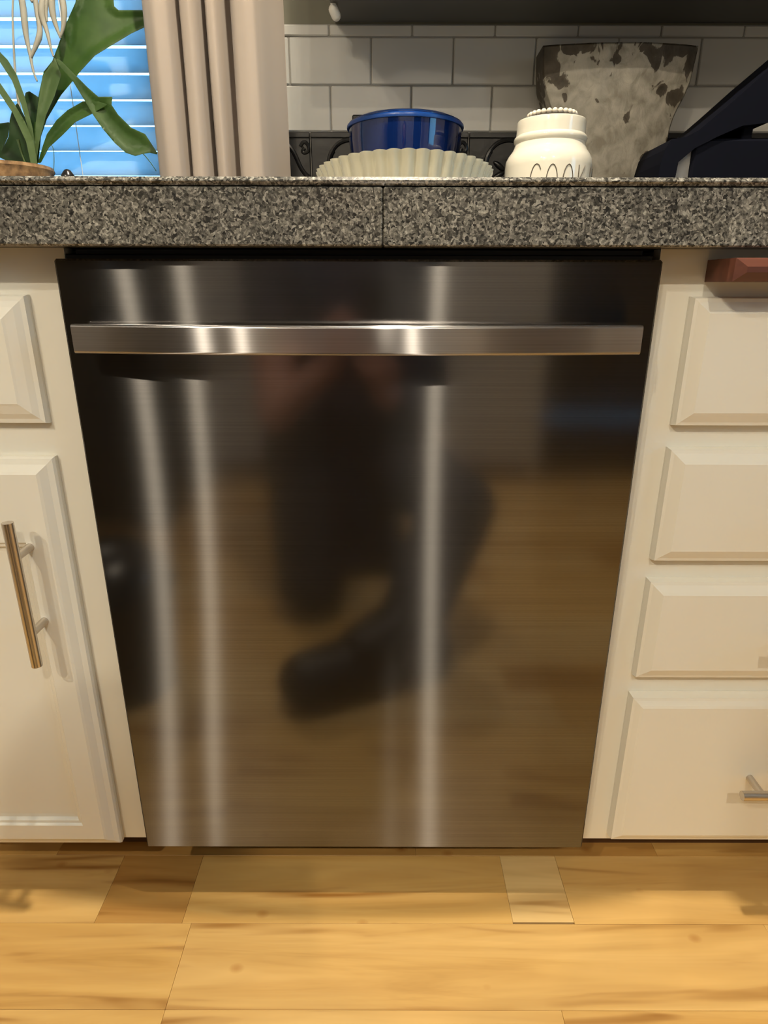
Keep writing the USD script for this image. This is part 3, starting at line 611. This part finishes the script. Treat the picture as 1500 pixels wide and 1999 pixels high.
# chippy painted wooden corbel
KY = 1.335; dK = .06
def kx(px, py): return float(at(px, py, KY)[0])
def kz(px, py): return float(at(px, py, KY)[2])
rt = [(1364, 92), (1358, 120), (1348, 160), (1335, 190), (1322, 215), (1310, 245), (1303, 275), (1297, 305), (1291, 342)]
zt = kz(1200, 90)
pr_ = [(kx(*p), kz(*p)) for p in rt]; xm = kx(1201, 200)
pr_.append((pr_[-1][0] - .004, ZC + .004)); pr_[0] = (pr_[0][0], zt)
hwK = PchipInterpolator([-z for _, z in pr_], [x - xm for x, _ in pr_])
nz, nx = 90, 90
BLP = [(1060, 105, 26, 22, .30), (1085, 150, 20, 26, .24), (1060, 180, 14, 20, .16), (1120, 100, 40, 9, .26), (1300, 104, 60, 12, .32), (1345, 118, 12, 26, .26), (1275, 125, 18, 14, .2), (1288, 178, 12, 10, .3), (1312, 190, 16, 14, .3), (1195, 124, 14, 6, .24), (1232, 150, 7, 8, .22), (1255, 315, 12, 26, .32), (1282, 325, 8, 30, .22), (1160, 200, 9, 7, .24), (1095, 195, 10, 10, .24), (1215, 235, 7, 10, .15)]
BL = [(kx(a, b), kz(a, b), c * .00092, d * .00092, e) for a, b, c, d, e in BLP]
v, f, wear = [], [], []
zg = np.linspace(ZC, zt, nz)
for side in (0, 1):
    for z in zg:
        h_ = float(hwK(-min(max(z, ZC + .004), zt)))
        for i in range(nx):
            u = -1 + 2 * i / (nx - 1)
            nzv = meshkit.fbm(np.array([[u * 3.1, z * 22, 3 + side]]), 4, 5)[0] - .5
            x = xm + u * h_ + (.006 * nzv if abs(u) > .98 else 0)
            dome = .018 * (1 - u * u) * (1 if side == 0 else 0)
            y = KY - dome + .006 * nzv if side == 0 else KY + dK
            v.append((x, y, z)); 
            ed = max(abs(u) ** 6 * .16, max(0, 1 - (zt - z) / .03) * .17); q_ = (x, z); wear.append(ed * .6 - .05 + max(a_ * math.exp(-((x - bx_) / rx_) ** 2 - ((z - by_) / ry_) ** 2) for bx_, by_, rx_, ry_, a_ in BL))
off = nz * nx
for i in range(nz - 1):
    for k in range(nx - 1):
        a = i * nx + k; f += [(a, a + 1, a + nx + 1), (a, a + nx + 1, a + nx), (off + a, off + a + nx + 1, off + a + 1), (off + a, off + a + nx, off + a + nx + 1)]
for i in range(nz - 1):
    a = i * nx; f += [(a, a + nx, off + a + nx), (a, off + a + nx, off + a)]
    a = i * nx + nx - 1; f += [(a, off + a + nx, a + nx), (a, off + a, off + a + nx)]
for k in range(nx - 1):
    a = k; f += [(a, off + a + 1, a + 1), (a, off + a, off + a + 1)]
    a = (nz - 1) * nx + k; f += [(a, a + 1, off + a + 1), (a, off + a + 1, off + a)]
cbm = usdkit.mesh(stage, numbered('/World', 'wooden_corbel'), trimesh.Trimesh(np.array(v), np.array(f), process=False), M['chippy'], smooth=True)
UsdGeom.PrimvarsAPI(cbm).CreatePrimvar('wear', Sdf.ValueTypeNames.FloatArray, 'vertex').Set([float(w) for w in wear])
tag(cbm.GetPrim(), 'weathered corbel-shaped block with peeling white paint behind the cookie jar', 'corbel')

# black appliance with a slanted arm
AY = 1.12
ap = thing('kitchen_appliance', 'black countertop appliance with a slanted raised arm at the right edge', 'appliance')
def slab(pix, y0, y1, name, c=None):
    P = [at(x, y, AY) for x, y in pix]
    pl = Polygon([(p[0], p[2]) for p in P]).buffer(0)
    pl = pl.buffer(-.002).buffer(.002, join_style='round')
    ex = trimesh.creation.extrude_polygon(pl, y1 - y0, engine='earcut'); vv = ex.vertices
    ex.vertices = np.c_[vv[:, 0], y0 + vv[:, 2], vv[:, 1]]; ex.fix_normals()
    return obj(name, ex, M['appliance'], ap, smooth=25)
def floor_pix(x): return at(x, 380, AY)
def drop(pix):   # continue the lowest points down to the counter
    return pix
low = 420
slab([(1640, 20), (1500, 138), (1430, 200), (1365, 255), (1340, 268), (1312, 272), (1299, 292), (1290, 320), (1284, 352), (1318, 352), (1325, 317), (1357, 290), (1400, 268), (1450, 246), (1500, 240), (1640, 180)], AY, AY + .11, 'arm')
M['grey_plastic'] = plain('grey_plastic', (.30, .30, .30), .5)
M['appliance'], keep = M['grey_plastic'], M['appliance']
slab([(1318, 356), (1325, 312), (1358, 286), (1352, 356)], AY + .012, AY + .03, 'side_panel').SetCustomDataByKey('label', 'pale grey panel between arm and base'); M['appliance'] = keep
xA, xB = float(at(1350, 342, AY)[0]), float(at(1640, 342, AY)[0])
obj('base', box(xA, xB, AY + .004, AY + .15, ZC, float(at(1420, 269, AY)[2]), .004), M['appliance'], ap)
xF0, xF1 = float(at(1285, 350, AY)[0]), float(at(1318, 350, AY)[0])
obj('foot', box(xF0, xF1, AY, AY + .11, ZC, float(at(1300, 345, AY)[2]), .002), M['appliance'], ap)
xP0, xP1 = float(at(1463, 258, AY)[0]), float(at(1484, 258, AY)[0])
obj('post', box(xP0, xP1, AY + .02, AY + .10, float(at(1470, 272, AY)[2]), float(at(1470, 225, AY)[2]), .002), M['appliance'], ap)

# ------------------------------------------------------------------ the room behind the photographer
fg = thing('refrigerator', 'black refrigerator against the left side behind the photographer', 'refrigerator')
obj('body', box(-1.45, -.76, -1.36, -.79, .02, 1.75, .006), M['black_gloss'], fg)
obj('door', box(-1.448, -.762, -.787, -.75, .60, 1.75, .006), M['black_gloss'], fg); obj('drawer', box(-1.448, -.762, -.787, -.75, .05, .592, .006), M['black_gloss'], fg)
obj('handle', cat([cyl((-.84, -.70, .75), (-.84, -.70, 1.45), .011), cyl((-.84, -.70, .80), (-.84, -.748, .80), .008), cyl((-.84, -.70, 1.40), (-.84, -.748, 1.40), .008)]), M['nickel'], fg, smooth=40)
[obj('foot', box(x, x + .05, y, y + .05, 0, .021), M['black_plastic'], fg) for x in (-1.43, -.83) for y in (-1.34, -.86)]
bn = thing('waste_bin', 'black round waste bin with domed lid on the floor left of the photographer', 'waste bin', loc=(-.56, .17, 0))
obj('body', lathe([(0, 0), (.10, 0), (.104, .004), (.118, .23), (.122, .235), (0, .235)], 48), M['black_gloss'], bn, smooth=40)
obj('lid', lathe([(.124, .236), (.124, .248), (.112, .285), (.08, .318), (.04, .336), (0, .34)], 48), M['black_gloss'], bn, smooth=40)

# the kneeling photographer
pe = thing('person', 'kneeling person in dark navy clothes holding a phone, reflected in the dishwasher door', 'person')
def limb(chain, edge=.012, it=12):
    ms = [m3.Manifold.batch_hull([sph(a, ra), sph(b, rb)]) for (a, ra), (b, rb) in chain]
    m = m3.Manifold.batch_boolean(ms, m3.OpType.Add).refine_to_length(edge)
    t = man2tri(m); t.merge_vertices(); trimesh.filter_ = None
    trimesh.smoothing.filter_taubin(t, .5, .53, it); return t
PX = -.105
hipL, hipR = (PX - .085, -.24, .45), (PX + .085, -.24, .45)
knL, knR = (-.19, -.15, .10), (.165, .0, .35)
anL, anR = (-.16, -.52, .075), (.055, .13, .13)
pel, bel, che = (PX, -.25, .47), (PX, -.26, .60), (PX, -.26, .77)
shL, shR = (PX - .165, -.25, .88), (PX + .165, -.25, .88)
nk, hd = (PX + .01, -.25, .97), (PX + .03, -.23, 1.085)
elL, elR = (PX - .14, -.09, .55), (PX + .20, -.13, .54)
wrL, wrR = (-.110, -.050, .668), (-.002, -.050, .598)
body = limb([((pel, .125), (bel, .118)), ((bel, .118), (che, .130)), ((che, .125), ((PX - .07, -.25, .83), .10)), ((che, .125), ((PX + .07, -.25, .83), .10)), ((shL, .062), (shR, .062)), ((che, .10), (shL, .062)), ((che, .10), (shR, .062)), ((che, .09), (nk, .055)),
    ((nk, .052), (hd, .060)), ((shL, .060), (elL, .043)), ((shR, .060), (elR, .043)), ((elL, .041), (wrL, .028)), ((elR, .041), (wrR, .028)),
    ((pel, .12), (hipL, .105)), ((pel, .12), (hipR, .105)), ((hipL, .10), (knL, .068)), ((hipR, .10), (knR, .068)), ((knL, .066), (anL, .048)), ((knR, .066), (anR, .045)),
    ((hd, .075), ((hd[0], hd[1] + .01, hd[2] + .05), .082)), (((hd[0], hd[1] + .03, hd[2] - .025), .055), ((hd[0], hd[1] + .045, hd[2] - .055), .038))])
obj('body', body, M['skin'], pe, smooth=True)
def cloth(chain, m, name, edge=.014): obj(name, limb(chain, edge, 10), m, pe, smooth=True)
cloth([((pel, .139), (bel, .133)), ((bel, .133), (che, .144)), ((che, .138), ((PX - .07, -.25, .83), .112)), ((che, .138), ((PX + .07, -.25, .83), .112)), ((shL, .076), (shR, .076)), ((che, .11), (shL, .076)), ((che, .11), (shR, .076)),
    ((shL, .074), ((PX - .155, -.18, .74), .064)), ((shR, .074), (elR, .056)), ((elR, .056), ((.035, -.08, .575), .042))], M['navy_cloth'], 'sweater')
cloth([((pel, .14), ((-.225, -.20, .15), .055)), (((-.225, -.20, .15), .055), ((.0, -.185, .15), .055)), ((pel, .14), ((.0, -.185, .15), .055)), (((-.225, -.20, .15), .055), ((PX + .08, -.23, .46), .11)), (((.0, -.185, .15), .055), ((PX - .08, -.23, .46), .11)), (((-.11, -.21, .16), .06), (pel, .14))], M['navy_cloth'], 'coat_skirt')
cloth([((pel, .142), (hipL, .118)), ((pel, .142), (hipR, .118)), ((hipL, .122), (knL, .092)), ((hipR, .115), (knR, .083)), ((knL, .092), (anL, .066)), ((knR, .088), (anR, .072))], M['dark_cloth'], 'trousers')
for an, heel, toe in ((anL, (-.16, -.55, .07), (-.15, -.60, .05)), (anR, (.095, .115, .062), (-.155, .24, .064))):
    mid = tuple(.45 * h + .55 * t for h, t in zip(heel, toe))
    cloth([((an, .074), (heel, .06)), ((an, .072), (mid, .066)), ((heel, .06), (mid, .066)), ((mid, .068), (toe, .062)), ((an, .07), ((mid[0], mid[1], mid[2] + .03), .062))], M['black_plastic'], 'shoe')
def hand(w, side):
    w = np.array(w); ch = [((tuple(w), .026), (tuple(w + (-side * .012, .02, .055)), .024)), ((tuple(w + (side * .012, .0, .03)), .020), (tuple(w + (side * .014, .018, .06)), .020))]
    for k, ln in enumerate((.060, .068, .064, .050)):
        b = w + (side * (.022 - .013 * k), .022, .052 - .012 * abs(k - 1)); m_ = b + (-side * .014, .010, ln * .5); e = m_ + (-side * .022, -.004, ln * .28)
        ch += [((tuple(b), .0095), (tuple(m_), .0088)), ((tuple(m_), .0088), (tuple(e), .0078))]
    th0 = w + (-side * .016, .004, .025); th1 = th0 + (-side * .028, .012, .028); th2 = th1 + (-side * .012, .006, .026)
    ch += [((tuple(th0), .013), (tuple(th1), .010)), ((tuple(th1), .010), (tuple(th2), .0085))]
    obj('hand', limb(ch, .0045, 6), M['skin'], pe, smooth=True)
hand(wrL, -1); hand(wrR, 1)
# face and hair
hc_ = np.array([hd[0], hd[1] + .005, hd[2] + .025])
for s in (-1, 1):
    ey = obj('eye', moved(trimesh.creation.icosphere(2, .0115), hc_ + (s * .031, .0725, .005)), M['eye'], pe, smooth=True)
    obj('iris', moved(trimesh.creation.icosphere(2, .0062), hc_ + (s * .031, .0790, .0025)), M['hair'], ey, smooth=True)
    lid_ = trimesh.creation.icosphere(2, 1.); lid_.apply_scale((.0150, .0100, .0065)); obj('eyelid', moved(lid_, hc_ + (s * .031, .0740, .0125)), M['skin'], pe, smooth=True)
    br_ = trimesh.creation.icosphere(2, 1.); br_.apply_scale((.017, .006, .0032)); obj('eyebrow', moved(br_, hc_ + (s * .031, .0770, .0250)), M['hair'], pe, smooth=True)
    e = trimesh.creation.icosphere(2, 1.); e.apply_scale((.008, .018, .030)); obj('ear', moved(e, hc_ + (s * .081, 0, -.005)), M['skin'], pe, smooth=True)
obj('nose', hullm([(hc_ + (0, .080, .0), .008), (hc_ + (0, .096, -.030), .012)]), M['skin'], pe, smooth=True)
e = trimesh.creation.icosphere(2, 1.); e.apply_scale((.023, .008, .008)); obj('mouth', moved(e, hc_ + (0, .079, -.056)), M['lip'], pe, smooth=True)
hr = limb([((tuple(hc_ + (0, -.012, .034)), .092), (tuple(hc_ + (0, -.035, -.01)), .083)), ((tuple(hc_ + (-.05, -.03, .01)), .045), (tuple(hc_ + (-.055, -.05, -.09)), .04)), ((tuple(hc_ + (.05, -.03, .01)), .045), (tuple(hc_ + (.055, -.05, -.09)), .04)), ((tuple(hc_ + (0, -.04, 0)), .08), (tuple(hc_ + (0, -.065, -.10)), .055))], .010, 8)
obj('hair', hr, M['hair'], pe, smooth=True)
phn = thing('smartphone', 'black smartphone held upright by the kneeling person', 'phone')
obj('case', rbox(-.05, .025, -.016, -.0085, .720, .842, .0035), M['black_gloss'], phn, smooth=40)
obj('lens', cyl((0, -.0090, .82), (0, -.0075, .82), .008), M['black_plastic'], phn, smooth=40)
